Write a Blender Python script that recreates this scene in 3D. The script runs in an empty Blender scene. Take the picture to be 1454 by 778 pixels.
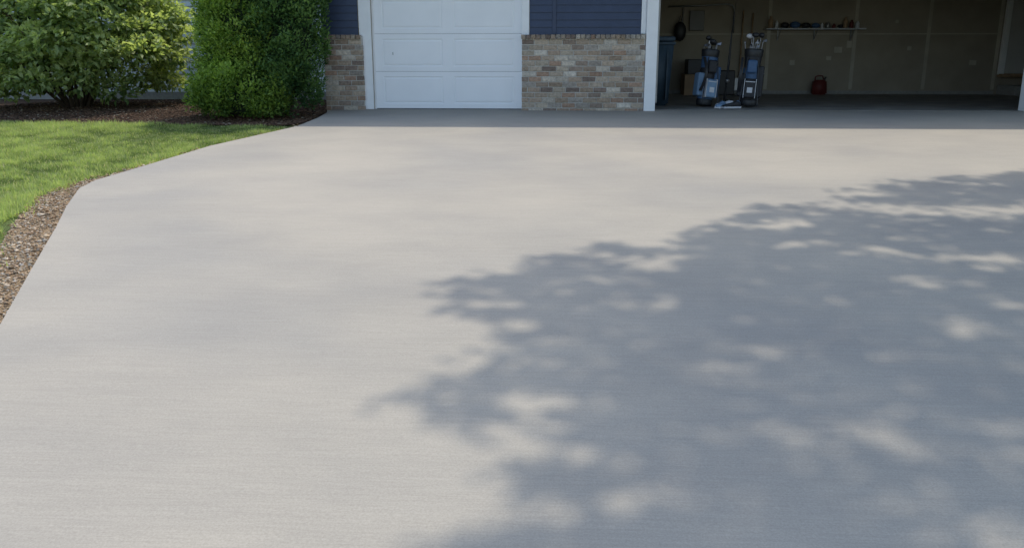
import bpy, bmesh, math, random
import numpy as np
from mathutils import Vector, Matrix, Euler, noise as mnoise
random.seed(7); rng=np.random.default_rng(11)
scene=bpy.context.scene
COL=bpy.context.collection
S=0.059
def gz(y):
    return S*max(min(y,0.0),-18.0)
def gzv(y): return S*np.clip(y,-18,0)

# ------------------------------------------------------------ materials
def newmat(name):
    m=bpy.data.materials.new(name); m.use_nodes=True
    nt=m.node_tree; b=nt.nodes['Principled BSDF']; return m,nt,b
def N(nt,t,**kw):
    n=nt.nodes.new(t)
    for k,v in kw.items():
        if k in n.inputs: n.inputs[k].default_value=v
        else: setattr(n,k,v)
    return n
def coords(nt,scale=(1,1,1),rot=(0,0,0)):
    g=N(nt,'ShaderNodeNewGeometry'); m=N(nt,'ShaderNodeMapping')
    m.inputs['Scale'].default_value=scale; m.inputs['Rotation'].default_value=rot
    nt.links.new(g.outputs['Position'],m.inputs['Vector']); return m.outputs['Vector']
def nz(nt,scale,detail=4,mscale=(1,1,1),rough=.55,rot=(0,0,0)):
    n=N(nt,'ShaderNodeTexNoise'); n.inputs['Scale'].default_value=scale; n.inputs['Detail'].default_value=detail
    n.inputs['Roughness'].default_value=rough
    nt.links.new(coords(nt,mscale,rot),n.inputs['Vector']); return n.outputs['Fac']
def ramp(nt,fac,stops):
    r=N(nt,'ShaderNodeValToRGB'); e=r.color_ramp.elements
    while len(e)<len(stops): e.new(.5)
    for i,(p,c) in enumerate(stops):
        e[i].position=p; e[i].color=(*c,1)
    nt.links.new(fac,r.inputs['Fac']); return r.outputs['Color']
def mix(nt,fac,a,b,mode='MIX'):
    m=N(nt,'ShaderNodeMix'); m.data_type='RGBA'; m.blend_type=mode
    for s,v in (('Factor',fac),('A',a),('B',b)):
        idx={'Factor':0,'A':6,'B':7}[s]
        if hasattr(v,'is_output'): nt.links.new(v,m.inputs[idx])
        elif isinstance(v,(int,float)): m.inputs[idx].default_value=v
        else: m.inputs[idx].default_value=(*v,1)
    return m.outputs[2]
def bump(nt,b,h,strength=.3,dist=.01):
    bp=N(nt,'ShaderNodeBump'); bp.inputs['Strength'].default_value=strength; bp.inputs['Distance'].default_value=dist
    nt.links.new(h,bp.inputs['Height']); nt.links.new(bp.outputs['Normal'],b.inputs['Normal'])
def simple(name,c,rough=.6,var=.12,nscale=6,metal=0,bmp=0,bscale=80,spec=.5):
    m,nt,b=newmat(name)
    f=nz(nt,nscale,5)
    d=tuple(x*(1-var) for x in c); l=tuple(min(1,x*(1+var)) for x in c)
    nt.links.new(ramp(nt,f,[(.3,d),(.7,l)]),b.inputs['Base Color'])
    b.inputs['Roughness'].default_value=rough; b.inputs['Metallic'].default_value=metal
    b.inputs['Specular IOR Level'].default_value=spec
    if bmp: bump(nt,b,nz(nt,bscale,3),bmp,.004)
    return m
def attrmat(name,rough=.6,transl=0,spec=.3,nscale=0,nvar=.2,bmp=0,bscale=60,tint=(1.3,1.5,.6)):
    m,nt,b=newmat(name)
    a=N(nt,'ShaderNodeAttribute'); a.attribute_name='Col'
    c=a.outputs['Color']
    if nscale:
        c=mix(nt,1.0,c,ramp(nt,nz(nt,nscale,5),[(.3,(1-nvar,)*3),(.7,(1+nvar*.5,)*3)]),'MULTIPLY')
    nt.links.new(c,b.inputs['Base Color'])
    b.inputs['Roughness'].default_value=rough; b.inputs['Specular IOR Level'].default_value=spec
    if bmp: bump(nt,b,nz(nt,bscale,4),bmp,.004)
    if transl:
        t=N(nt,'ShaderNodeBsdfTranslucent'); ms=N(nt,'ShaderNodeMixShader'); ms.inputs[0].default_value=transl
        tc=mix(nt,1.0,c,tint,'MULTIPLY')
        nt.links.new(tc,t.inputs['Color'])
        nt.links.new(b.outputs[0],ms.inputs[1]); nt.links.new(t.outputs[0],ms.inputs[2])
        nt.links.new(ms.outputs[0],nt.nodes['Material Output'].inputs['Surface'])
    return m

# concrete driveway
def concrete():
    m,nt,b=newmat('broom_finished_concrete')
    big=nz(nt,.5,3,(1,1.1,1),.45)
    base=ramp(nt,big,[(.33,(.35,.325,.28)),(.5,(.4,.363,.3)),(.68,(.43,.387,.314))])
    med=nz(nt,1.3,4,(.9,1.4,1),.5,(0,0,.12))
    base=mix(nt,1.0,base,ramp(nt,med,[(.3,(.92,.925,.935)),(.65,(1.03,1.027,1.02))]),'MULTIPLY')
    broom=nz(nt,1,3,(5,150,1),.6,(0,0,.035))
    base=mix(nt,1.0,base,ramp(nt,broom,[(.25,(.925,.925,.925)),(.75,(1.065,1.065,1.065))]),'MULTIPLY')
    broom2=nz(nt,1,4,(1.4,30,1),.65,(0,0,.05))
    base=mix(nt,1.0,base,ramp(nt,broom2,[(.3,(.98,.98,.982)),(.7,(1.015,1.015,1.015))]),'MULTIPLY')
    grain=nz(nt,130,4,(1,1,1),.8)
    base=mix(nt,1.0,base,ramp(nt,grain,[(.3,(.84,.84,.84)),(.7,(1.14,1.14,1.14))]),'MULTIPLY')
    # eave shade on the apron beside the doors, deepened in the colour
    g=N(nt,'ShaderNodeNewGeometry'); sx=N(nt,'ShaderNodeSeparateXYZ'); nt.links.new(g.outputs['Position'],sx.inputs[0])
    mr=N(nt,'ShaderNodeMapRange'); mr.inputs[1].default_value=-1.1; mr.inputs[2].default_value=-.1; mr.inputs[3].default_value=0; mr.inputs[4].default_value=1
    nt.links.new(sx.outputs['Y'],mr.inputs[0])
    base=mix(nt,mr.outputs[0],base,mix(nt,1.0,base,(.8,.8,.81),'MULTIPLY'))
    nt.links.new(base,b.inputs['Base Color'])
    b.inputs['Roughness'].default_value=.85; b.inputs['Specular IOR Level'].default_value=.2
    bump(nt,b,broom,.15,.003)
    return m
M_conc=concrete()
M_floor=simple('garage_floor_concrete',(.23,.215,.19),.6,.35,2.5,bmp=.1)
def groundmat():
    m,nt,b=newmat('turf_soil')
    f=nz(nt,1.3,6); g2=nz(nt,55,4,(1,1,1),.7)
    c=ramp(nt,f,[(.3,(.10,.14,.045)),(.7,(.17,.21,.07))])
    c=mix(nt,1.0,c,ramp(nt,g2,[(.3,(.5,.5,.5)),(.7,(1.2,1.2,1.2))]),'MULTIPLY')
    nt.links.new(c,b.inputs['Base Color']); b.inputs['Roughness'].default_value=.9; b.inputs['Specular IOR Level'].default_value=.1
    bump(nt,b,g2,.6,.02); return m
M_ground=groundmat()
def soilmat(name,a,bc,sc=40):
    m,nt,b=newmat(name)
    f=nz(nt,sc,6,(1,1,1),.7)
    nt.links.new(ramp(nt,f,[(.3,a),(.7,bc)]),b.inputs['Base Color']); b.inputs['Roughness'].default_value=.95
    b.inputs['Specular IOR Level'].default_value=.1
    bump(nt,b,f,.7,.02); return m
M_mulch=soilmat('mulch_soil',(.035,.022,.015),(.11,.07,.045))
M_gsoil=soilmat('gravel_soil',(.2,.135,.075),(.42,.31,.19),60)
M_asph=simple('asphalt',(.05,.05,.052),.9,.2,30,bmp=.3)
M_white=simple('white_trim_paint',(.84,.84,.84),.45,.03,8)
M_door=simple('white_garage_door_paint',(.86,.86,.87),.4,.02,3)
M_navy=simple('navy_vinyl_siding',(.036,.052,.1),.5,.1,5)
M_pale=simple('pale_vinyl_siding',(.74,.78,.8),.5,.06,5)
M_mortar=simple('mortar',(.48,.455,.41),.95,.15,60,bmp=.4)
M_brick=attrmat('tumbled_brick',.9,0,.2,28,.35,.6,90)
M_roof=simple('asphalt_shingles',(.06,.058,.058),.9,.3,12,bmp=.4)
M_found=simple('foundation_concrete',(.3,.29,.27),.9,.15,20)
M_dry=simple('bare_drywall',(.33,.285,.22),.9,.14,1.5)
M_tape=simple('joint_compound',(.47,.43,.35),.9,.15,4)
M_dark=simple('dark_plastic',(.02,.02,.022),.5,.2,10)
M_metal=simple('galvanised_metal',(.3,.3,.3),.45,.1,10,metal=.8)
M_chrome=simple('polished_steel',(.25,.25,.27),.35,.05,10,metal=.9)
M_legs=simple('black_anodised_tube',(.03,.03,.032),.4,.05,10,metal=.3)
M_blue=simple('blue_nylon',(.05,.11,.22),.6,.15,20)
M_lblue=simple('pale_blue_nylon',(.17,.27,.4),.6,.1,20)
M_black=simple('black_nylon',(.018,.018,.022),.6,.2,20)
M_wnyl=simple('white_nylon',(.6,.6,.62),.6,.06,20)
M_red=simple('red_plastic',(.12,.02,.015),.6,.15,10)
M_teal=simple('blue_bin_plastic',(.03,.055,.08),.6,.2,8)
M_wood=simple('raw_wood',(.32,.21,.12),.8,.25,10)
M_bark=simple('bark',(.09,.065,.045),.95,.35,14,bmp=.8,bscale=30)
M_leaf=attrmat('broad_leaves',.5,.45,.35,tint=(1.35,1.45,.7))
M_needle=attrmat('evergreen_foliage',.6,.45,.25,tint=(1.4,1.45,.6))
M_grass=attrmat('grass_blades',.6,.45,.25,tint=(1.25,1.3,.8))
M_stone=attrmat('gravel_stones',.85,0,.25,120,.2)

# ------------------------------------------------------------ helpers
def empty(name,loc=(0,0,0)):
    e=bpy.data.objects.new(name,None); e.location=loc; e.empty_display_size=.2; COL.objects.link(e); return e
def link(name,me,mat,parent=None,smooth=False):
    if mat: me.materials.append(mat)
    o=bpy.data.objects.new(name,me); COL.objects.link(o)
    if parent: o.parent=parent
    if smooth: me.polygons.foreach_set('use_smooth',[True]*len(me.polygons))
    return o
def box(name,x0,x1,y0,y1,z0,z1,mat,parent=None,bev=0,seg=2):
    bm=bmesh.new(); bmesh.ops.create_cube(bm,size=1)
    for v in bm.verts:
        v.co=Vector(((x0+x1)/2+v.co.x*(x1-x0),(y0+y1)/2+v.co.y*(y1-y0),(z0+z1)/2+v.co.z*(z1-z0)))
    if bev: bmesh.ops.bevel(bm,geom=bm.edges[:],offset=bev,segments=seg,affect='EDGES',profile=.5)
    me=bpy.data.meshes.new(name); bm.to_mesh(me); bm.free()
    return link(name,me,mat,parent,False)
def pyd(name,V,F,mat,parent=None,smooth=False):
    me=bpy.data.meshes.new(name); me.from_pydata(V,[],F); me.update()
    return link(name,me,mat,parent,smooth)
class Acc:
    def __init__(s): s.V=[];s.F=[]
    def add(s,V,F):
        o=len(s.V); s.V+= [tuple(v) for v in V]; s.F+=[tuple(i+o for i in f) for f in F]
    def box(s,x0,x1,y0,y1,z0,z1):
        V=[(x,y,z) for x in(x0,x1) for y in (y0,y1) for z in (z0,z1)]
        s.add(V,[(0,1,3,2),(4,6,7,5),(0,4,5,1),(2,3,7,6),(0,2,6,4),(1,5,7,3)])
    def tube(s,pts,rad,seg=8,cap=True):
        pts=[Vector(p) for p in pts]; V=[];F=[]
        prev=None
        for i,p in enumerate(pts):
            t=(pts[min(i+1,len(pts)-1)]-pts[max(i-1,0)]).normalized()
            a=Vector((1,0,0)) if abs(t.x)<.8 else Vector((0,1,0))
            if prev is not None: a=prev
            u=(a-t*a.dot(t)).normalized(); w=t.cross(u); prev=u
            r=rad[i] if hasattr(rad,'__len__') else rad
            for k in range(seg):
                an=2*math.pi*k/seg; V.append(p+(u*math.cos(an)+w*math.sin(an))*r)
        for i in range(len(pts)-1):
            for k in range(seg):
                F.append((i*seg+k,i*seg+(k+1)%seg,(i+1)*seg+(k+1)%seg,(i+1)*seg+k))
        if cap:
            F.append(tuple(reversed(range(seg)))); F.append(tuple(range((len(pts)-1)*seg,len(pts)*seg)))
        s.add(V,F)
    def ell(s,c,r,seg=10,rings=6,M=None):
        V=[];F=[]
        for i in range(rings+1):
            ph=math.pi*i/rings
            for k in range(seg):
                th=2*math.pi*k/seg
                v=Vector((math.sin(ph)*math.cos(th)*r[0],math.sin(ph)*math.sin(th)*r[1],math.cos(ph)*r[2]))
                if M: v=M@v
                V.append(v+Vector(c))
        for i in range(rings):
            for k in range(seg):
                F.append((i*seg+k,(i+1)*seg+k,(i+1)*seg+(k+1)%seg,i*seg+(k+1)%seg))
        s.add(V,F)
    def make(s,name,mat,parent=None,smooth=False):
        return pyd(name,s.V,s.F,mat,parent,smooth)
def npmesh(name,V,F,cols,mat,parent=None):
    me=bpy.data.meshes.new(name); n=len(V); m,k=F.shape
    me.vertices.add(n); me.vertices.foreach_set('co',V.astype(np.float32).ravel())
    me.loops.add(m*k); me.loops.foreach_set('vertex_index',F.astype(np.int32).ravel())
    me.polygons.add(m); me.polygons.foreach_set('loop_start',np.arange(0,m*k,k,dtype=np.int32))
    try: me.polygons.foreach_set('loop_total',np.full(m,k,dtype=np.int32))
    except Exception: pass
    me.update(calc_edges=True)
    a=me.color_attributes.new('Col','FLOAT_COLOR','POINT')
    c=np.ones((n,4),np.float32); c[:,:3]=cols; a.data.foreach_set('color',c.ravel())
    return link(name,me,mat,parent)
def norm(a): return a/np.maximum(np.linalg.norm(a,axis=1,keepdims=True),1e-9)
def leaves(name,P,D,Nn,L,W,C,mat,parent=None,fold=.25):
    n=len(P); D=norm(D); Sd=norm(np.cross(D,Nn)); U=np.cross(Sd,D)
    L=L[:,None]; W=W[:,None]
    v0=P; v1=P+D*L*.45+Sd*W*.5+U*W*fold; v2=P+D*L*.45-Sd*W*.5+U*W*fold; v3=P+D*L-U*L*.12
    V=np.stack([v0,v1,v2,v3],1).reshape(-1,3)
    b=np.arange(n)[:,None]*4
    F=np.stack([b+[0,1,3],b+[0,3,2]],1).reshape(-1,3)
    Cc=np.repeat(C,4,axis=0)
    return npmesh(name,V,F,Cc,mat,parent)
def inpoly(x,y,poly):
    ins=np.zeros(len(x),bool); j=len(poly)-1
    for i in range(len(poly)):
        xi,yi=poly[i]; xj,yj=poly[j]
        c=((yi>y)!=(yj>y))&(x<(xj-xi)*(y-yi)/((yj-yi)+1e-12)+xi); ins^=c; j=i
    return ins
def dpoly(x,y,poly,closed=True):
    d=np.full(len(x),1e9)
    n=len(poly)
    for i in range(n if closed else n-1):
        a=np.array(poly[i]);b=np.array(poly[(i+1)%n]);ab=b-a
        t=np.clip(((x-a[0])*ab[0]+(y-a[1])*ab[1])/(ab@ab+1e-12),0,1)
        d=np.minimum(d,np.hypot(x-a[0]-t*ab[0],y-a[1]-t*ab[1]))
    return d
class SN:
    def __init__(s,dim,seed,f,n=14):
        r=np.random.default_rng(seed); k=r.normal(size=(n,dim)); k/=np.linalg.norm(k,axis=1,keepdims=True)
        s.k=k*f*r.uniform(.6,1.6,(n,1)); s.p=r.uniform(0,6.28,n); s.n=n
    def __call__(s,X): return np.sin(X@s.k.T+s.p).sum(1)/math.sqrt(s.n/2)

# ------------------------------------------------------------ terrain
def strip_sheet(name,poly,dz,mat,step=.5):
    bm=bmesh.new(); vs=[bm.verts.new((x,y,0)) for x,y in poly]; bm.faces.new(vs)
    for yy in (0.0,-18.0):
        bmesh.ops.bisect_plane(bm,geom=bm.verts[:]+bm.edges[:]+bm.faces[:],plane_co=(0,yy,0),plane_no=(0,1,0))
    for v in bm.verts: v.co.z=gz(v.co.y)+dz
    bmesh.ops.triangulate(bm,faces=bm.faces[:])
    for f in bm.faces:
        if f.normal.z<0: f.normal_flip()
    me=bpy.data.meshes.new(name); bm.to_mesh(me); bm.free(); return link(name,me,mat)
strip_sheet('ground',[(-400,-400),(400,-400),(400,400),(-400,400)],-.06,M_ground)
edgeL=[(-3.42,-.02),(-3.38,-1.0),(-3.42,-1.86),(-3.66,-2.6),(-3.95,-3.5),(-4.12,-4.7),(-4.24,-5.45),(-4.2,-5.8),(-3.92,-6.5),(-3.64,-7.12),(-3.2,-8.15),(-2.81,-9.05),(-2.0,-11.0),(-1.3,-13),(-.9,-15),(-.8,-24)]
drv=edgeL+[(9.5,-24),(9.5,-.02)]
bm=bmesh.new(); vs=[bm.verts.new((x,y,0)) for x,y in drv]; f=bm.faces.new(vs)
bmesh.ops.bisect_plane(bm,geom=bm.verts[:]+bm.edges[:]+bm.faces[:],plane_co=(0,-18,0),plane_no=(0,1,0))
r=bmesh.ops.extrude_face_region(bm,geom=bm.faces[:]); top=set(v for v in r['geom'] if isinstance(v,bmesh.types.BMVert))
for v in bm.verts: v.co.z=gz(v.co.y)+(0 if v in top else -.14)
bmesh.ops.recalc_face_normals(bm,faces=bm.faces[:])
me=bpy.data.meshes.new('driveway'); bm.to_mesh(me); bm.free(); link('driveway',me,M_conc)
box('street',-200,200,-33,-24.2,gz(-18)-.2,gz(-18)-.03,M_asph)
gravo=[(-3.55,-1.3),(-3.62,-1.9),(-3.85,-2.7),(-4.08,-3.5),(-4.32,-4.7),(-4.52,-5.45),(-4.5,-5.95),(-4.25,-6.6),(-3.98,-7.2),(-3.58,-8.0),(-3.35,-9.05),(-2.6,-11),(-1.95,-13),(-1.5,-15),(-1.4,-24)]
strip_sheet('gravel_border',gravo+[(-.9,-24)]+[(x+.1,y) for x,y in reversed(edgeL[:-1])],-.052,M_gsoil)
bedpoly=[(-14,-1.45),(-10,-1.5),(-7.8,-1.38),(-6.2,-1.42),(-4.8,-1.5),(-3.75,-1.55),(-3.45,-1.2),(-3.45,3.6),(-14,3.6)]
strip_sheet('mulch_bed',bedpoly,-.046,M_mulch)

# lawn blades
lawnpoly=[(-9.6,-1.42),(-7.8,-1.36),(-6.2,-1.4),(-4.8,-1.5),(-3.7,-1.5)]+gravo[1:11]+[(-4.2,-9.4),(-6.5,-7.5),(-9.6,-4)]
n=330000
x=rng.uniform(-9.6,-3.3,n); y=rng.uniform(-9.4,-1.3,n)
s0_=SN(2,77,7.)
wob=s0_(np.stack([x,y],1))
k=inpoly(x+.035*wob,y+.04*wob,lawnpoly)
x=x[k];y=y[k]
j=rng.random(len(x))<.05; x[j]+=rng.uniform(-.08,.18,j.sum()); 
X2=np.stack([x,y],1); s1=SN(2,3,1.6);s2=SN(2,4,9);s3=SN(2,5,26)
n=len(x); a=rng.uniform(0,6.28,n)
h=rng.uniform(.03,.065,n)*(1+.2*s1(X2)+.15*s2(X2)+.15*s3(X2))
lean=rng.uniform(.2,1.1,n)
D=np.stack([np.cos(a)*lean,np.sin(a)*lean,np.ones(n)],1)
base=np.stack([x,y,gzv(y)-.055],1); Dn=norm(D)
side=np.stack([-np.sin(a),np.cos(a),np.zeros(n)],1); w=rng.uniform(.0025,.0055,n)[:,None]
V=np.stack([base-side*w,base+side*w,base+Dn*h[:,None]],1).reshape(-1,3)
t=np.clip(.58+.2*s1(X2)+.22*s2(X2)+.2*s3(X2)+rng.normal(0,.22,n),0,1)[:,None]
C=(1-t)*np.array([.155,.215,.065])+t*np.array([.46,.54,.19])
dry=rng.random(n)<.1; C[dry]=np.array([.58,.54,.32])
F=np.arange(n*3).reshape(-1,3)
npmesh('lawn',V,F,np.repeat(C,3,axis=0),M_grass)

# stones
def stones(name,P,R,C,mat,flat=.6):
    bm=bmesh.new(); bmesh.ops.create_icosphere(bm,subdivisions=1,radius=1)
    bv=np.array([v.co[:] for v in bm.verts]); bf=np.array([[v.index for v in f.verts] for f in bm.faces]); bm.free()
    n=len(P); nv=len(bv)
    jit=bv[None]*rng.uniform(.7,1.25,(n,nv,1))
    sc=np.stack([R*rng.uniform(.8,1.4,n),R*rng.uniform(.7,1.1,n),R*flat*rng.uniform(.7,1.1,n)],1)
    V=jit*sc[:,None,:]; a=rng.uniform(0,6.28,n); ca=np.cos(a)[:,None];sa=np.sin(a)[:,None]
    vx=V[:,:,0]*ca-V[:,:,1]*sa; vy=V[:,:,0]*sa+V[:,:,1]*ca
    V=np.stack([vx,vy,V[:,:,2]],2)+P[:,None,:]
    F=(bf[None]+np.arange(n)[:,None,None]*nv).reshape(-1,3)
    return npmesh(name,V.reshape(-1,3),F,np.repeat(C,nv,axis=0),mat)
gp=gravo+[(-.9,-24)]+list(reversed(edgeL[:-1]))
n=110000; x=rng.uniform(-4.7,-1.8,n); y=rng.uniform(-12,-1.5,n)
k=inpoly(x,y,gp); x=x[k];y=y[k]; n=len(x); print('stones',n)
R=np.minimum(rng.lognormal(-5.15,.45,n),.024)
pal=np.array([[.6,.47,.31],[.52,.39,.25],[.7,.59,.45],[.38,.27,.17],[.6,.53,.43],[.47,.32,.2],[.26,.19,.12]])
C=pal[rng.integers(0,7,n)]*rng.uniform(.75,1.15,(n,1))
o=stones('border_stones',np.stack([x,y,gzv(y)-.05+R*.3],1),R,C,M_stone); o.parent=bpy.data.objects['gravel_border']
n=9000; x=rng.uniform(-4.7,-1.8,n); y=rng.uniform(-12,-1.5,n); k=inpoly(x,y,gp); x=x[k];y=y[k]; n=len(x)
a=rng.uniform(0,6.28,n)
t=rng.random((n,1)); C=(1-t)*np.array([.2,.12,.06])+t*np.array([.5,.37,.23])
o=leaves('leaf_litter',np.stack([x,y,gzv(y)-.034+rng.uniform(0,.012,n)],1),np.stack([np.cos(a),np.sin(a),rng.uniform(-.2,.4,n)],1),norm(np.array([0,0,1.])+rng.normal(0,.3,(n,3))),rng.uniform(.015,.05,n),rng.uniform(.008,.025,n),C,M_stone,bpy.data.objects['gravel_border'])
# mulch chips
n=26000; x=rng.uniform(-9.5,-3.5,n); y=-1.5+5*rng.random(n)**1.6
k=inpoly(x,y,bedpoly); x=x[k];y=y[k]; n=len(x)
R=rng.uniform(.008,.022,n); C=np.array([.085,.05,.03])*rng.uniform(.4,2.0,(n,1)); q=rng.random(n)<.04; C[q]=np.array([.33,.28,.2])
o=stones('mulch_chips',np.stack([x,y,gzv(y)-.04+R*.2],1),R,C,M_stone,.4); o.parent=bpy.data.objects['mulch_bed']

# ------------------------------------------------------------ house
H=empty('suburban_house')
def siding(name,x0,x1,z0,z1,y,mat,parent,exp=.105,lap=.016):
    V=[];F=[]; z=z0
    while z<z1-1e-4:
        zt=min(z+exp,z1); o=len(V)
        V+=[(x0,y,z),(x1,y,z),(x0,y-lap,z),(x1,y-lap,z),(x0,y-lap*.95,z+.012),(x1,y-lap*.95,z+.012),(x0,y-.002,zt),(x1,y-.002,zt)]
        F+=[(o,o+1,o+3,o+2),(o+2,o+3,o+5,o+4),(o+4,o+5,o+7,o+6)]
        z=zt
    return pyd(name,V,F,mat,parent)
DT=2.2; WT=2.5
a=Acc()
a.box(-3.5,-2.78,0,.14,-.1,WT); a.box(-.52,1.44,0,.14,-.1,WT); a.box(6.86,11.2,0,.14,-.1,WT)
a.box(-2.78,-.52,0,.14,DT,WT); a.box(1.44,6.86,0,.14,DT,WT)
a.box(-3.5,-3.36,.14,5.84,-.1,WT); a.box(11.06,11.2,.14,5.84,-.1,WT); a.box(-3.36,11.06,5.7,5.84,-.1,WT)
a.make('garage_walls',M_dry,H)
pyd('garage_ceiling',[(-3.36,.14,WT-.01),(11.06,.14,WT-.01),(11.06,5.7,WT-.01),(-3.36,5.7,WT-.01)],[(0,1,2,3)],M_dry,H)
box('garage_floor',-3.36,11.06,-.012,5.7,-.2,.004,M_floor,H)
siding('navy_siding_1',-3.5,-2.98,1.09,WT,-.004,M_navy,H); siding('navy_siding_2',-.42,-.085,1.09,WT,-.004,M_navy,H); siding('navy_siding_2b',-.03,1.22,1.09,WT,-.004,M_navy,H)
siding('navy_siding_3',7.05,11.2,1.09,WT,-.004,M_navy,H)
siding('navy_siding_4',-2.98,-.42,DT+.14,WT,-.004,M_navy,H); siding('navy_siding_5',1.22,7.05,DT+.14,WT,-.004,M_navy,H)
box('siding_channel',-.085,-.03,-.032,-.002,1.09,WT,M_navy,H,.004)
box('navy_corner_post',-3.53,-3.44,-.03,.06,1.09,WT,M_navy,H,.004)
siding_side=siding('navy_siding_side',0,5.84,1.09,WT,0,M_navy,H); siding_side.rotation_euler=(0,0,-math.pi/2); siding_side.location=(-3.505,5.84,0)
box('door_trim_1',-2.965,-2.785,-.035,.1,0.0,DT+.001,M_white,H,.005)
box('door_trim_stop_1',-2.80,-2.755,.03,.085,0.0,DT-.002,M_white,H,.004)
box('door_trim_2',-.535,-.425,-.035,.1,0.0,DT+.001,M_white,H,.005)
box('door_trim_top',-2.97,-.42,-.037,.09,DT,DT+.14,M_white,H,.005)
box('opening_trim_1',1.285,1.452,-.125,.16,-.02,DT+.003,M_white,H,.006)
box('opening_trim_1b',1.215,1.283,-.04,0.0,1.1,DT+.003,M_white,H,.004)
box('opening_trim_2',6.845,7.02,-.125,.16,-.02,DT+.003,M_white,H,.006)
box('opening_trim_top',1.215,7.05,-.122,.162,DT+.004,DT+.14,M_white,H,.006)
box('jamb_track',1.456,1.50,.1,.16,0.1,DT-.01,M_metal,H,.003)
# bricks
def bricks(name,x0,x1,z0,z1,yf,parent):
    bh=.062; mj=.011; V=[];F=[];C=[]
    pal=[(.37,.28,.205),(.42,.33,.25),(.48,.40,.31),(.31,.24,.19),(.54,.47,.385),(.40,.305,.23),(.35,.305,.26),(.45,.355,.27),(.25,.19,.155),(.58,.52,.44),(.40,.27,.195),(.46,.375,.29)]
    def bb(a,b,c,d,y0,y1,col):
        o=len(V); jx=lambda: random.uniform(-.0025,.0025)
        y0=y0+random.uniform(-.004,.004); e=.006
        P=[(a,y1,c),(b,y1,c),(b,y1,d),(a,y1,d),(a+jx(),y0+e,c+jx()),(b+jx(),y0+e,c+jx()),(b+jx(),y0+e,d+jx()),(a+jx(),y0+e,d+jx()),
           (a+e+jx(),y0,c+e+jx()),(b-e+jx(),y0,c+e+jx()),(b-e+jx(),y0,d-e+jx()),(a+e+jx(),y0,d-e+jx())]
        V.extend(P)
        for i in range(4):
            j=(i+1)%4; F.append((o+i,o+j,o+4+j,o+4+i)); F.append((o+4+i,o+4+j,o+8+j,o+8+i))
        F.append((o+8,o+9,o+10,o+11)); C.extend([col]*12)
    def pick(z):
        c=random.choice(pal); s=random.uniform(.85,1.15)
        return tuple(v*s for v in c)
    rows=int((z1-z0-.07)/(bh+mj)); 
    bh=(z1-z0-.07)/rows-mj
    for r_ in range(rows):
        z=z0+r_*(bh+mj); x=x0-(0 if r_%2 else .1)+random.uniform(-.01,.01)
        while x<x1:
            w=.2+random.uniform(-.012,.012)
            a_=max(x,x0); b_=min(x+w-mj,x1)
            if b_-a_>.02: bb(a_,b_,z+mj/2,z+bh+mj/2,yf,yf+.08,pick(z))
            x+=w
    x=x0-.01
    while x<x1-.02:
        b_=min(x+.062,x1+.005); bb(x,b_,z1-.065,z1-.002,yf-.028,yf+.09,tuple(v*.8 for v in pick(z1))); x+=.073
    pr=sum(([(*c,1)] for c in C),[])
    me=bpy.data.meshes.new(name); me.from_pydata(V,[],F); me.update()
    at=me.color_attributes.new('Col','FLOAT_COLOR','POINT'); at.data.foreach_set('color',np.array(pr,np.float32).ravel())
    link(name,me,M_brick,parent)
    box(name+'_mortar',x0+.004,x1-.004,yf+.009,-.001,z0-.05,z1-.012,M_mortar,parent)
bricks('brick_veneer_1',-3.5,-2.91,-.02,1.09,-.1,H)
bricks('brick_veneer_2',-.53,1.282,-.045,1.09,-.105,H)
bricks('brick_veneer_3',7.03,11.2,-.02,1.09,-.1,H)
# garage door, 4 sections
def gdoor(parent,x0,x1,yf):
    G=Acc(); hs=.548; rc=Acc()
    mid=(x0+x1)/2; cols=[(x0+.12,mid-.08),(mid+.08,x1-.12)]
    for s in range(4):
        z0=.012+s*hs; z1=z0+hs-.004
        pz0=z0+.07; pz1=z1-.07
        G.box(x0,x1,yf,yf+.04,z0,pz0); G.box(x0,x1,yf,yf+.04,pz1,z1)
        G.box(x0,cols[0][0],yf,yf+.04,pz0,pz1); G.box(cols[0][1],cols[1][0],yf,yf+.04,pz0,pz1); G.box(cols[1][1],x1,yf,yf+.04,pz0,pz1)
        for (a,b) in cols:
            d1=.012; d2=.022; d3=.04
            V=[];
            for ins,dy in ((0,0),(d1,.006),(d2,.006),(d3,.001)):
                V+=[(a+ins,yf+dy,pz0+ins),(b-ins,yf+dy,pz0+ins),(b-ins,yf+dy,pz1-ins),(a+ins,yf+dy,pz1-ins)]
            Fq=[]
            for l in range(3):
                for i in range(4):
                    j=(i+1)%4; Fq.append((l*4+i,l*4+j,l*4+4+j,l*4+4+i))
            Fq.append((12,13,14,15)); rc.add(V,Fq)
    G.make('garage_door_sections',M_door,parent); rc.make('garage_door_panels',M_door,parent)
    box('garage_door_backer',x0,x1,yf+.042,yf+.05,.01,2.2,M_dark,parent)
    box('garage_door_seal',x0,x1,yf+.004,yf+.036,0.0045,.012,M_dark,parent)
    box('garage_door_handle',x0+.275,x0+.285,yf-.012,yf-.001,.80,.84,M_metal,parent,.003)
gdoor(H,-2.76,-.53,.05)
def gable(name,x0,x1,y0,y1,ze,zr,parent):
    ym=(y0+y1)/2; th=.12
    V=[];F=[]
    for x in (x0,x1):
        V+=[(x,y0,ze),(x,ym,zr),(x,y1,ze),(x,y1,ze+th),(x,ym,zr+th),(x,y0,ze+th)]
    F=[(0,1,7,6),(1,2,8,7),(2,3,9,8),(3,4,10,9),(4,5,11,10),(5,0,6,11),(0,5,4,1),(1,4,3,2),(6,7,10,11),(7,8,9,10)]
    pyd(name,V,F,M_roof,parent)
gable('garage_roof',-3.75,11.45,-.36,6.2,WT+.03,4.4,H)
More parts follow.
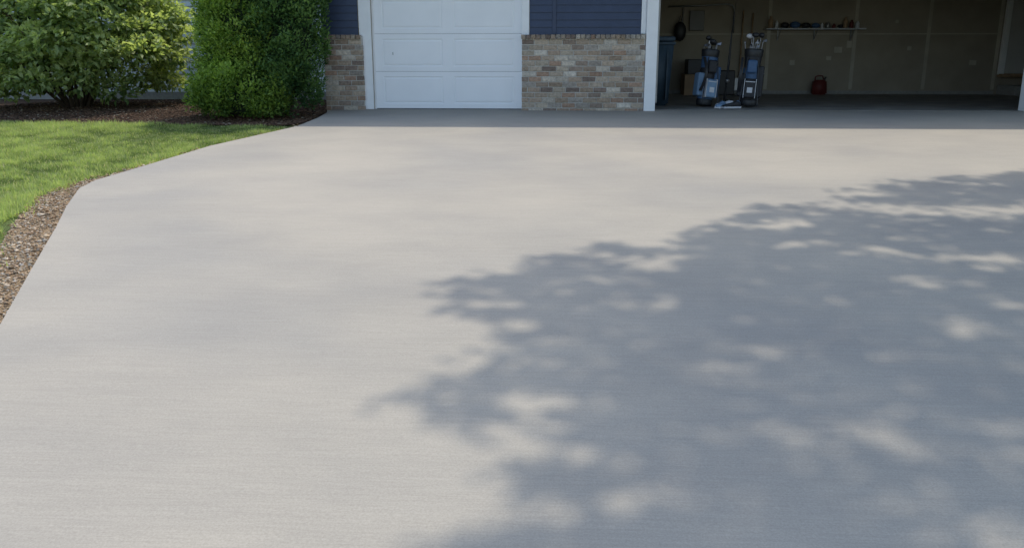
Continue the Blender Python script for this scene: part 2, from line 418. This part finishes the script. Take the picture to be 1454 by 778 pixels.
box('fascia',-3.75,11.45,-.375,-.355,WT-.1,WT+.12,M_white,H,.003)
box('soffit',-3.74,11.44,-.352,-.002,WT-.02,WT-.002,M_white,H)
box('gutter',-3.75,11.45,-.47,-.377,WT,WT+.11,M_white,H,.02)
pyd('gable_end_left',[(-3.5,0,WT),(-3.5,5.84,WT),(-3.5,2.92,4.38)],[(0,1,2)],M_navy,H)
pyd('gable_end_right',[(11.2,0,WT),(11.2,5.84,WT),(11.2,2.92,4.38)],[(0,1,2)],M_navy,H)
# pale main wing
box('main_wing_walls',-15,-3.52,3.72,9.5,-.1,2.75,M_pale,H)
siding('pale_siding',-15,-3.52,.1,2.72,3.715,M_pale,H,.115,.024)
box('main_wing_foundation',-15,-3.52,3.69,3.72,-.1,.1,M_found,H)
gable('main_roof',-15.4,-3.55,3.45,9.9,2.76,4.9,H)
box('main_fascia',-15.4,-3.8,3.435,3.449,2.66,2.88,M_white,H)
box('main_soffit',-15.4,-3.8,3.45,3.7,2.72,2.74,M_white,H)
# interior details
for i,xx in enumerate((4.42,6.2,7.7,9.13)):
    box('wall_joint_%d'%i,xx-.035,xx+.035,5.694,5.6995,.1,2.45,M_tape,H)
box('wall_joint_h',1.5,9.09,5.695,5.6985,1.22,1.24,M_tape,H)
box('base_plate',-3.3,9.15,5.66,5.6935,.0045,.07,M_found,H)
for i,(xx,zz,w_,h_) in enumerate([(5.8,.85,.16,.12),(6.05,.95,.1,.14),(5.65,.7,.1,.08),(7.0,1.45,.06,.06),(8.6,.6,.14,.1),(4.9,.6,.1,.1),(7.3,.9,.08,.08)]):
    box('patch_%d'%i,xx,xx+w_,5.6955,5.699,zz,zz+h_,M_tape,H,.0)
M_idoor=simple('interior_door_paint',(.5,.49,.47),.5,.05,3)
box('entry_door',9.3,10.15,5.63,5.69,.43,2.4,M_idoor,H,.01)
box('entry_door_frame',9.19,9.29,5.6,5.692,.4,2.44,M_white,H,.006)
box('entry_sill',9.19,10.25,5.5,5.692,.36,.425,M_wood,H,.006)
box('entry_step',9.2,10.6,4.9,5.65,.005,.2,M_found,H,.01)
a=Acc(); a.tube([(2.3,5.6,1.78),(3.0,5.6,1.8),(3.5,5.6,1.83),(3.62,5.6,1.8),(3.66,5.6,1.7),(3.66,5.6,1.25)],.018,8); a.tube([(2.6,5.62,1.8),(2.6,5.62,1.1)],.012,6); a.make('wall_pipe',M_metal,H,True)
box('breaker_box',2.75,3.05,5.6,5.69,1.3,1.7,simple('grey_box_paint',(.16,.15,.14),.5,.1,5),H,.01)

# ------------------------------------------------------------ garage contents
sh=empty('wall_shelf'); 
box('shelf_board',4.3,6.32,5.4,5.69,1.315,1.34,M_wnyl,sh,.003)
for i,xx in enumerate((4.6,5.35,6.1)):
    a=Acc(); a.box(xx-.01,xx+.01,5.66,5.69,1.1,1.312); a.tube([(xx,5.67,1.12),(xx,5.45,1.308)],.008,6); a.make('bracket_%d'%i,M_metal,sh)
def jar(acc,x,y,z,r,h):
    acc.tube([(x,y,z),(x,y,z+.004),(x,y,z+h*.7),(x,y,z+h*.8),(x,y,z+h*.82),(x,y,z+h)],[r*.9,r,r,r*.65,r*.55,r*.55],12)
cl={'M_wood':M_wood,'M_red':M_red,'M_blue':M_blue,'M_dark':M_dark,'M_wnyl':M_wnyl,'M_metal':M_metal}
accs={k:Acc() for k in cl}
xx=4.36
for kx,ty,w_,h_ in [('M_wood','jar',.05,.24),('M_wnyl','jar',.035,.15),('M_dark','bag',.18,.13),('M_blue','bag',.22,.14),('M_dark','bag',.2,.12),('M_blue','bag',.18,.11),('M_wnyl','jar',.03,.1),('M_metal','jar',.05,.12),('M_red','jar',.035,.09),('M_dark','bag',.1,.08),('M_wood','jar',.045,.22),('M_red','jar',.04,.16),('M_wnyl','jar',.04,.14)]:
    if ty=='jar': jar(accs[kx],xx+w_,5.55,1.342,w_,h_); xx+=2*w_+.04
    else: accs[kx].ell((xx+w_/2,5.55,1.342+h_*.48),(w_/2,.09,h_/2)); xx+=w_+.01
for k in cl:
    if accs[k].V: accs[k].make('shelf_items_'+k[2:],cl[k],sh,True)
gt=empty('garden_tools'); a=Acc(); m_=Acc()
for (tx,l_) in ((3.85,1.35),(4.05,1.3)):
    a.tube([(tx,5.63,.35),(tx+.01,5.64,.35+l_)],.015,8)
m_.add([(3.76,5.62,.08),(3.94,5.62,.08),(3.95,5.64,.33),(3.75,5.64,.33),(3.85,5.6,.02)],[(0,1,2,3),(0,4,1)])
m_.box(3.9,4.2,5.61,5.63,.3,.33)
for i in range(9): m_.box(3.9+i*.035,3.908+i*.035,5.58,5.61,.2,.31)
a.make('tool_handles',M_wood,gt,True); m_.make('tool_heads',M_metal,gt)
sb=empty('storage_boxes'); M_card=simple('cardboard',(.3,.2,.12),.9,.15,4)
box('carton_1',2.6,3.15,4.9,5.4,.006,.42,M_card,sb,.006); box('carton_2',2.66,3.05,4.95,5.35,.424,.72,M_dark,sb,.01); box('carton_lid',2.58,3.17,4.88,5.42,.4205,.4235,M_card,sb)
box('carton_3',3.3,3.65,5.05,5.45,.006,.5,M_dark,sb,.02)
# gas can
g=empty('gas_can',(5.45,5.35,.005))
bm=bmesh.new(); bmesh.ops.create_cube(bm,size=1)
for v in bm.verts:
    v.co=Vector((v.co.x*.3*(1 if v.co.z<0 else .82),v.co.y*.2,(v.co.z+.5)*.3))
bmesh.ops.bevel(bm,geom=bm.edges[:],offset=.03,segments=3,affect='EDGES')
me=bpy.data.meshes.new('can_body'); bm.to_mesh(me); bm.free(); link('can_body',me,M_red,g,True)
a=Acc(); a.tube([(-.09,0,.28),(-.09,0,.36),(-.03,0,.385),(.05,0,.38),(.09,0,.29)],.014,8); a.make('can_handle',M_red,g,True)
a=Acc(); a.tube([(.1,0,.28),(.1,0,.31),(.13,0,.36)],[.03,.025,.014],8); a.make('can_spout',M_dark,g,True)
# trash bin
def bin_(loc,mat,w=.5,d=.55,h=1.0):
    b=empty('trash_bin',loc)
    bm=bmesh.new(); bmesh.ops.create_cube(bm,size=1)
    for v in bm.verts:
        t_=.78 if v.co.z<0 else 1; v.co=Vector((v.co.x*w*t_,v.co.y*d*t_,(v.co.z+.5)*h*.92))
    bmesh.ops.bevel(bm,geom=bm.edges[:],offset=.035,segments=3,affect='EDGES')
    me=bpy.data.meshes.new('bin_body'); bm.to_mesh(me); bm.free(); link('bin_body',me,mat,b,True)
    box('bin_rim',-w*.54,w*.54,-d*.54,d*.54,h*.88,h*.925,mat,b,.015)
    box('bin_lid',-w*.53,w*.53,-d*.56,d*.53,h*.93,h,mat,b,.03,3)
    box('bin_handle',-w*.4,w*.4,d*.53,d*.62,h*.9,h*.94,mat,b,.01)
    for i,sx in enumerate((-1,1)):
        a=Acc(); a.tube([(sx*(w*.36),d*.42,.1),(sx*(w*.36+.05),d*.42,.1)],.1,16); a.make('bin_wheel_%d'%i,M_dark,b)
    for i in range(3): box('bin_rib_%d'%i,-w*.3+i*w*.3-.012,-w*.3+i*w*.3+.012,-d*.5,-d*.40,.1,h*.8,mat,b,.005)
bin_((1.6,1.3,.005),M_teal,h=1.08)
# golf bags
def golf_bag(loc,rotz,lean,main,acc_,acc2,seed,top):
    random.seed(seed)
    b=empty('golf_bag',loc); b.rotation_euler=(lean[0],lean[1],rotz)
    def ring(z,rx,ry,seg=24,y=0): return [(rx*math.cos(2*math.pi*k/seg),y+ry*math.sin(2*math.pi*k/seg),z) for k in range(seg)]
    def loft(name,rings,mat,cap=(True,True)):
        V=[];F=[];s=len(rings[0])
        for r_ in rings: V+=r_
        for i in range(len(rings)-1):
            for k in range(s): F.append((i*s+k,i*s+(k+1)%s,(i+1)*s+(k+1)%s,(i+1)*s+k))
        if cap[0]: F.append(tuple(reversed(range(s))))
        if cap[1]: F.append(tuple(range((len(rings)-1)*s,len(rings)*s)))
        return pyd(name,V,F,mat,b,True)
    loft('base_cup',[ring(0,.115,.095),ring(.02,.13,.105),ring(.09,.13,.105),ring(.1,.122,.1)],M_dark)
    loft('body',[ring(.09,.12,.1),ring(.3,.125,.1),ring(.55,.12,.1),ring(.78,.13,.11)],main,(False,False))
    loft('body_band',[ring(.42,.128,.106),ring(.44,.131,.108),ring(.56,.130,.108),ring(.58,.124,.104)],acc2,(False,False))
    loft('collar',[ring(.75,.132,.112),ring(.77,.14,.12),ring(.85,.147,.127),ring(.87,.14,.12),ring(.865,.12,.1),ring(.80,.115,.095)],M_dark,(False,True))
    def pocket(nm,x0,x1,y0,y1,z0,z1,mat,bev=.03): return box(nm,x0,x1,y0,y1,z0,z1,mat,b,bev,4)
    pocket('front_pocket',-.085,.085,-.2,-.06,.12,.4,acc_); pocket('upper_pocket',-.075,.075,-.165,-.06,.5,.7,acc2)
    pocket('side_pocket',.07,.19,-.09,.08,.14,.62,main); pocket('side_pocket_2',-.19,-.07,-.09,.08,.14,.5,acc_)
    box('zip_1',-.075,.075,-.207,-.2,.36,.372,M_wnyl,b); box('emblem_patch',-.04,.04,-.206,-.199,.2,.28,M_wnyl,b,.002)
    box('zip_2',.186,.193,-.07,.06,.5,.512,M_wnyl,b)
    box('piping_1',-.092,-.082,-.19,-.08,.12,.41,M_wnyl,b,.003); box('piping_2',.082,.092,-.19,-.08,.12,.41,M_wnyl,b,.003)
    V=[];F=[];n_=16
    for i in range(n_+1):
        t_=i/n_; z=.72-.5*t_; out=.16+.13*math.sin(math.pi*t_)
        for s_ in (-.028,.028): V.append((-.05+s_*.9, -out*.95-.0, z)); 
    V2=[(x_*.8-.12,y_+.03,z_) for x_,y_,z_ in V]
    for i in range(n_): F.append((2*i,2*i+1,2*i+3,2*i+2))
    o=pyd('shoulder_strap',V2,F,M_dark,b); md=o.modifiers.new('s','SOLIDIFY'); md.thickness=.018
    a=Acc(); a.tube([(.08,-.12,.74),(.14,-.2,.02)],.008,8); a.tube([(-.08,-.12,.74),(-.14,-.2,.02)],.008,8); a.make('stand_legs',M_legs,b)
    a=Acc(); a.ell((.14,-.2,.02),(.02,.02,.02)); a.ell((-.14,-.2,.02),(.02,.02,.02)); a.make('stand_feet',M_dark,b,True)
    sh_=Acc(); ir=Acc(); wd=Acc(); wc=Acc()
    for i in range(11):
        an=2*math.pi*i/11; x_=.085*math.cos(an)*(1 if i%2 else .5); y_=.07*math.sin(an)*(1 if i%2 else .5)
        ht=.93+random.uniform(-.03,.07)+(top if i%4==0 else 0); dx=random.uniform(-.03,.03)+x_*.5
        sh_.tube([(x_,y_,.6),(x_+dx,y_,ht)],.005,6)
        an2=random.uniform(0,6.28); c,s=math.cos(an2),math.sin(an2)
        if i%4==0:
            M=Matrix.Rotation(an2,3,'Z'); (wc if i%8 else wd).ell((x_+dx+c*.03,y_+s*.03,ht+.02),(.06,.045,.038),12,8,M)
        else:
            P=Vector((x_+dx,y_,ht)); u=Vector((c,s,0)); w_=Vector((-s,c,0)); 
            V=[P-w_*.006,P+w_*.006,P+w_*.007+u*.06+Vector((0,0,-.005)),P-w_*.007+u*.06+Vector((0,0,-.005)),
               P-w_*.004+Vector((0,0,.02)),P+w_*.004+Vector((0,0,.02)),P+w_*.004+u*.064+Vector((0,0,.04)),P-w_*.004+u*.064+Vector((0,0,.04))]
            ir.add(V,[(0,3,2,1),(4,5,6,7),(0,1,5,4),(1,2,6,5),(2,3,7,6),(3,0,4,7)])
    sh_.make('club_shafts',M_chrome,b); ir.make('iron_heads',M_chrome,b)
    wd.make('driver_heads',M_dark,b,True); wc.make('club_covers',M_dark if top<.05 else M_wnyl,b,True)
golf_bag((2.33,.85,.02),math.radians(18),(math.radians(-4),math.radians(7),0),M_blue,M_lblue,M_black,3,.04)
golf_bag((3.0,.75,.02),math.radians(-12),(math.radians(-4),math.radians(3),0),M_black,M_black,M_blue,5,.1)
fr=empty('fishing_rod'); a=Acc(); a.tube([(2.70,1.0,.01),(2.71,1.1,.35),(2.76,1.2,1.0),(2.82,1.25,1.62)],[.014,.012,.007,.003],8); a.tube([(2.66,1.0,.01),(2.76,1.15,.7),(2.78,1.2,1.4)],[.012,.008,.003],8); a.make('rods',M_dark,fr,True)
a=Acc(); a.ell((2.72,1.05,.4),(.035,.03,.035)); a.make('reel',M_metal,fr,True)
def shoe(parent,nm,x,y,rot,mat):
    a=Acc(); 
    prof=[(-.14,.035,.05),(-.12,.04,.085),(-.06,.042,.09),(0,.042,.07),(.06,.048,.055),(.11,.045,.045),(.145,.025,.03)]
    V=[];F=[];s=10
    for (yy,w_,h_) in prof:
        for k in range(s):
            t_=2*math.pi*k/s; V.append((w_*math.cos(t_),yy,.02+h_/2+h_/2*math.sin(t_)))
    for i in range(len(prof)-1):
        for k in range(s): F.append((i*s+k,i*s+(k+1)%s,(i+1)*s+(k+1)%s,(i+1)*s+k))
    F.append(tuple(range(s))); F.append(tuple(range((len(prof)-1)*s,len(prof)*s)))
    a.add(V,F); o=a.make(nm+'_upper',mat,parent,True); 
    o2=box(nm+'_sole',-.05,.05,-.145,.15,.0,.028,M_wnyl,parent,.012)
    for q in (o,o2): q.location=(x,y,.006); q.rotation_euler=(0,0,rot)
s_=empty('golf_shoes'); shoe(s_,'shoe_1',2.52,.42,2.6,M_lblue); shoe(s_,'shoe_2',2.68,.38,1.9,M_black); shoe(s_,'shoe_3',2.62,.62,1.2,M_wnyl); shoe(s_,'shoe_4',2.8,.55,2.9,M_lblue)
tb=empty('hanging_tool_bag'); a=Acc(); a.ell((2.55,5.55,1.28),(.13,.08,.2)); a.tube([(2.5,5.55,1.42),(2.55,5.62,1.6),(2.6,5.55,1.42)],.01,6); a.make('bag',M_dark,tb,True)

# ------------------------------------------------------------ shrubs
def clump_foliage(name,clumps,nper,L,W,c_dark,c_light,mat,parent,up=.6,seed=1,shell=.55,jit=.5,hi=None,zmin=.03):
    r=np.random.default_rng(seed); P=[];D=[];Nn=[];C=[]
    for (c,rad,tone) in clumps:
        c=np.array(c); rad=np.array(rad); n=int(nper*np.prod(rad)**(2/3)/.04)
        u=norm(r.normal(size=(n,3))); rr=shell+(1-shell)*r.random(n)**.5
        p=c+u*rad*rr[:,None]; k=p[:,2]>zmin; u=u[k];p=p[k]; n=len(p)
        out=norm(u+np.array([0,0,up])); d=norm(out+r.normal(0,jit,(n,3))); nn=norm(np.array([0,0,1.])+r.normal(0,.5,(n,3)))
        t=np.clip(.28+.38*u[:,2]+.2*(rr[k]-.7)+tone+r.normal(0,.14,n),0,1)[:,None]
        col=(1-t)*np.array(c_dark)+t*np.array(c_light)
        P.append(p);D.append(d);Nn.append(nn);C.append(col)
    P=np.concatenate(P);D=np.concatenate(D);Nn=np.concatenate(Nn);C=np.concatenate(C); n=len(P)
    print(name,n)
    return leaves(name,P,D,Nn,L*r.uniform(.6,1.25,n),W*r.uniform(.7,1.2,n),C,mat,parent)
SB=empty('broadleaf_shrub'); r=np.random.default_rng(21)
cl_=[]; cx,cy=-8.05,1.0
for i in range(380):
    az=r.uniform(0,6.283); el=r.uniform(0,1)**.9; 
    zc=.2+2.45*el; Rz=1.74*math.sqrt(max(0,1-((zc-1.05)/1.85)**2))*(1 if zc>.5 else .97)
    rr=r.uniform(.72,1.02); 
    s=r.uniform(.15,.33)
    if zc<.32 and r.random()<.3: continue
    cl_.append(((cx+math.cos(az)*Rz*rr,cy+math.sin(az)*Rz*rr*.88,zc),(s*1.25,s*1.2,s*.5),r.normal(.22,.1)))
for i in range(30):
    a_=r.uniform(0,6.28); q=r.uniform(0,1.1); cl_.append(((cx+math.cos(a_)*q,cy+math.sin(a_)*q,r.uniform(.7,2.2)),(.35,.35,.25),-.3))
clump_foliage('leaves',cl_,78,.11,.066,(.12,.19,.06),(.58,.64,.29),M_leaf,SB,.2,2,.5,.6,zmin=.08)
a=Acc()
for i in range(11):
    a_=2*math.pi*i/11+r.uniform(-.2,.2); q=r.uniform(.05,.2); q2=r.uniform(.5,1.4); h_=r.uniform(1.2,2.2)
    p0=Vector((cx+.05+math.cos(a_)*q,cy+math.sin(a_)*q,-.05)); p3=Vector((cx+math.cos(a_)*q2,cy+math.sin(a_)*q2*.8,h_))
    p1=p0.lerp(p3,.3)+Vector((r.uniform(-.05,.05),0,-.03)); p2=p0.lerp(p3,.65)+Vector((r.uniform(-.08,.08),0,.05))
    a.tube([p0,p1,p2,p3],[.032,.026,.018,.006],7)
    for k in range(4):
        t_=r.uniform(.35,.9); b0=p0.lerp(p3,t_); b1=b0+Vector((math.cos(a_+r.uniform(-1,1))*.5,math.sin(a_+r.uniform(-1,1))*.4,r.uniform(.0,.35))); a.tube([b0,b0.lerp(b1,.5)+Vector((0,0,.04)),b1],[.012,.008,.003],5)
a.make('stems',M_bark,SB,True)
def evergreen(nm,parts,cd,cl2,seed,core):
    E=empty(nm); r=np.random.default_rng(seed); cc=[]
    for (c,rad,num,tone) in parts:
        for i in range(num):
            u=norm(r.normal(size=(1,3)))[0]
            if u[2]<-.75: u[2]=-u[2]
            p=np.array(c)+u*np.array(rad)*r.uniform(.78,1.06)
            if p[2]<.06: p[2]=r.uniform(.03,.25)
            s=r.uniform(.09,.19); cc.append((p,(s,s,s*1.25),tone+r.normal(0,.2)))
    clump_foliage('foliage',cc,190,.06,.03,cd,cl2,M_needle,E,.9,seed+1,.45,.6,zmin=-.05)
    a=Acc()
    for (c,rad,num,tone) in parts:
        a.tube([(c[0],c[1],-.06),(c[0]+.03,c[1],c[2]*.6),(c[0],c[1],c[2]+rad[2]*.8)],[.05,.035,.01],7)
        for i in range(24):
            u=Vector(norm(r.normal(size=(1,3)))[0]); z0=r.uniform(.05,c[2]+rad[2]*.5); p1=Vector(c)+Vector((u.x*rad[0],u.y*rad[1],abs(u.z)*rad[2]))*.85
            a.tube([(c[0],c[1],z0),p1],[.012,.004],4)
    a.make('branches',M_bark,E)
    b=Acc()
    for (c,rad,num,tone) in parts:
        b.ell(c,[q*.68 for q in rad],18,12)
    o=b.make('dark_core',simple('dark_core_shade',(.02,.035,.015),1,.4,20),E,True)  # dark blob added for occlusion; shade inside the shrub painted as its colour
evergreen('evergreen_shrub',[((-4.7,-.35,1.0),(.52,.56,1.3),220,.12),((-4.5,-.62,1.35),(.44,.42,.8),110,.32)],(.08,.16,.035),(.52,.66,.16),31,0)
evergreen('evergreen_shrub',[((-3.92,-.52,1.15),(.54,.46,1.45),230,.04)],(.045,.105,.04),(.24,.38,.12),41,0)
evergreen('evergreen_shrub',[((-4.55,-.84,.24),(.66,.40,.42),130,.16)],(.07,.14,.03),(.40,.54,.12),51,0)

# ------------------------------------------------------------ shade tree (off to the right of the drive)
el=math.radians(60); az=math.radians(23)
sun=np.array([math.sin(az)*math.cos(el),math.cos(az)*math.cos(el),math.sin(el)])
shp=[(4.46,-4.62),(3.26,-5.12),(2.52,-5.5),(1.59,-6.36),(.95,-7.02),(.32,-7.5),(-.2,-7.78),(-.6,-8.3),(-.64,-8.78),(-.3,-9.02),(-.42,-9.46),(-.88,-9.96),(-.55,-10.1),(.02,-10.2),(-.25,-10.36),(-.6,-10.6),(-.6,-10.8),(-.75,-11.6),(-.2,-13),(1.0,-14.6),(3,-15.5),(6,-15.4),(8.5,-13.5),(9.8,-11),(9.6,-8),(8.2,-5.4),(6.5,-4.3)]
holes=[(3.1,-6.3,1.0,.17),(1.71,-6.8,.3,.1),(.57,-7.87,.22,.07),(2.7,-7.67,.55,.09),(.0,-9.85,.35,.08),(-.08,-9.4,.22,.05),(.99,-9.22,.18,.06),(.47,-10.49,.13,.08),(1.34,-10.57,.2,.07),(.79,-9.98,.08,.04),(1.21,-10.06,.13,.05),(1.56,-9.89,.16,.05),(1.46,-9.28,.16,.045),(1.87,-7.4,.2,.07),(2.05,-8.14,.28,.055),(.5,-10.2,.12,.045),(2.6,-8.6,.25,.07),(3.6,-7.2,.4,.1)]
n=160000
x=rng.uniform(-1.3,10,n); y=rng.uniform(-15.7,-4.1,n)
X2=np.stack([x,y],1); w1=SN(2,61,3.2); w2=SN(2,62,9.0); w3=SN(2,63,9.0); w4=SN(2,64,22.); w5=SN(2,65,14.); w6=SN(2,66,16.)
xw=x+.08*w1(X2)+.06*w2(X2); yw=y+.05*w1(X2[:,::-1])+.04*w2(X2[:,::-1])
k=inpoly(xw,yw,shp)
d=dpoly(xw,yw,shp)
hole=np.zeros(n)
for hx,hy,ha,hb in holes:
    hole=np.maximum(hole,np.exp(-(((xw-hx)/ha)**2+((yw-hy)/hb)**2)**1.5*.7))
nv=w3(X2*np.array([.7,1.5]))+.6*w4(X2*np.array([.8,1.3]))
nv2=w6(X2*np.array([.7,1.4]))+.5*w4(X2[:,::-1])
edge=w5(X2*np.array([.6,1.6]))+.5*w4(X2)
pk=np.where(edge>1.0-2.8*(d/.42),1.0,.1)*(1-np.clip(hole*1.3,0,.98))*np.where(nv>1.8,.1,1)*np.where(nv2>1.75,.12,1)
k&=rng.random(n)<pk
x=x[k];y=y[k];d=d[k];n=len(x); print('tree leaves',n)
th=np.clip(.35+d*.6,.35,1.5)
hc=6.3+.35*w1(np.stack([x,y],1)*.35)
hh=hc+rng.uniform(-1,1,n)*th*.8+th*.3
P=np.stack([x,y,gzv(y)],1)+sun[None]*((hh-gzv(y))/sun[2])[:,None]
a=rng.uniform(0,6.28,n); D=np.stack([np.cos(a),np.sin(a),rng.uniform(-.5,.3,n)],1); Nn=norm(np.array([0,0,1.])+rng.normal(0,.35,(n,3)))
t=rng.random((n,1)); C=(1-t)*np.array([.05,.08,.025])+t*np.array([.12,.165,.05])
T=empty('shade_tree')
leaves('crown',P,D,Nn,rng.uniform(.07,.13,n),rng.uniform(.045,.08,n),C,M_leaf,T)
a=Acc(); tb_=Vector((8.2,-5.6,gz(-5.6)-.1)); fork=Vector((8.0,-5.4,3.4))
a.tube([tb_,tb_+Vector((0,0,.3)),tb_.lerp(fork,.5)+Vector((.06,.03,0)),fork],[.3,.22,.18,.16],14)
rr_=np.random.default_rng(5)
Pv=P[rr_.permutation(n)[:4000]]
tg=[]
for i in range(400):
    c=Vector(Pv[i]); 
    if all((c-q).length>2.3 for q in tg): tg.append(c)
    if len(tg)>=11: break
for c in tg:
    m=fork.lerp(c,.45)+Vector((0,0,.4)); a.tube([fork,fork.lerp(m,.5)+Vector((0,0,.15)),m,c],[.1,.08,.05,.02],9)
    near=sorted((Vector(q) for q in Pv[400:2400]),key=lambda q:(q-c).length)
    for q in near[5:120:10]:
        s0=m.lerp(c,rr_.uniform(.1,1)); a.tube([s0,s0.lerp(q,.5)+Vector((0,0,.08)),q],[.018,.012,.004],5,False)
a.make('trunk_and_limbs',M_bark,T,True)

# ------------------------------------------------------------ light, world, camera
w=bpy.data.worlds.new('World'); scene.world=w; w.use_nodes=True; nt=w.node_tree
sk=nt.nodes.new('ShaderNodeTexSky'); sk.sky_type='NISHITA'; sk.sun_disc=False; sk.sun_elevation=el; sk.sun_rotation=az; sk.air_density=1.1; sk.dust_density=1.6; sk.ozone_density=1.0
nt.links.new(sk.outputs[0],nt.nodes['Background'].inputs[0]); nt.nodes['Background'].inputs[1].default_value=.26
L=bpy.data.lights.new('sun','SUN'); L.energy=2.6; L.angle=math.radians(.8); L.color=(1,.935,.83)
lo=bpy.data.objects.new('sun',L); lo.rotation_euler=Vector(sun).to_track_quat('Z','Y').to_euler(); lo.location=(5,5,20); COL.objects.link(lo)
cam=bpy.data.cameras.new('camera'); co=bpy.data.objects.new('camera',cam); COL.objects.link(co)
cam.sensor_width=36; cam.lens=29.71; cam.clip_end=2000; cam.clip_start=.05
co.location=(0,-13,.784); co.rotation_euler=(math.pi/2-math.radians(14.44),0,math.radians(3)); scene.camera=co
scene.view_settings.view_transform='Standard'; scene.view_settings.look='None'; scene.view_settings.exposure=0
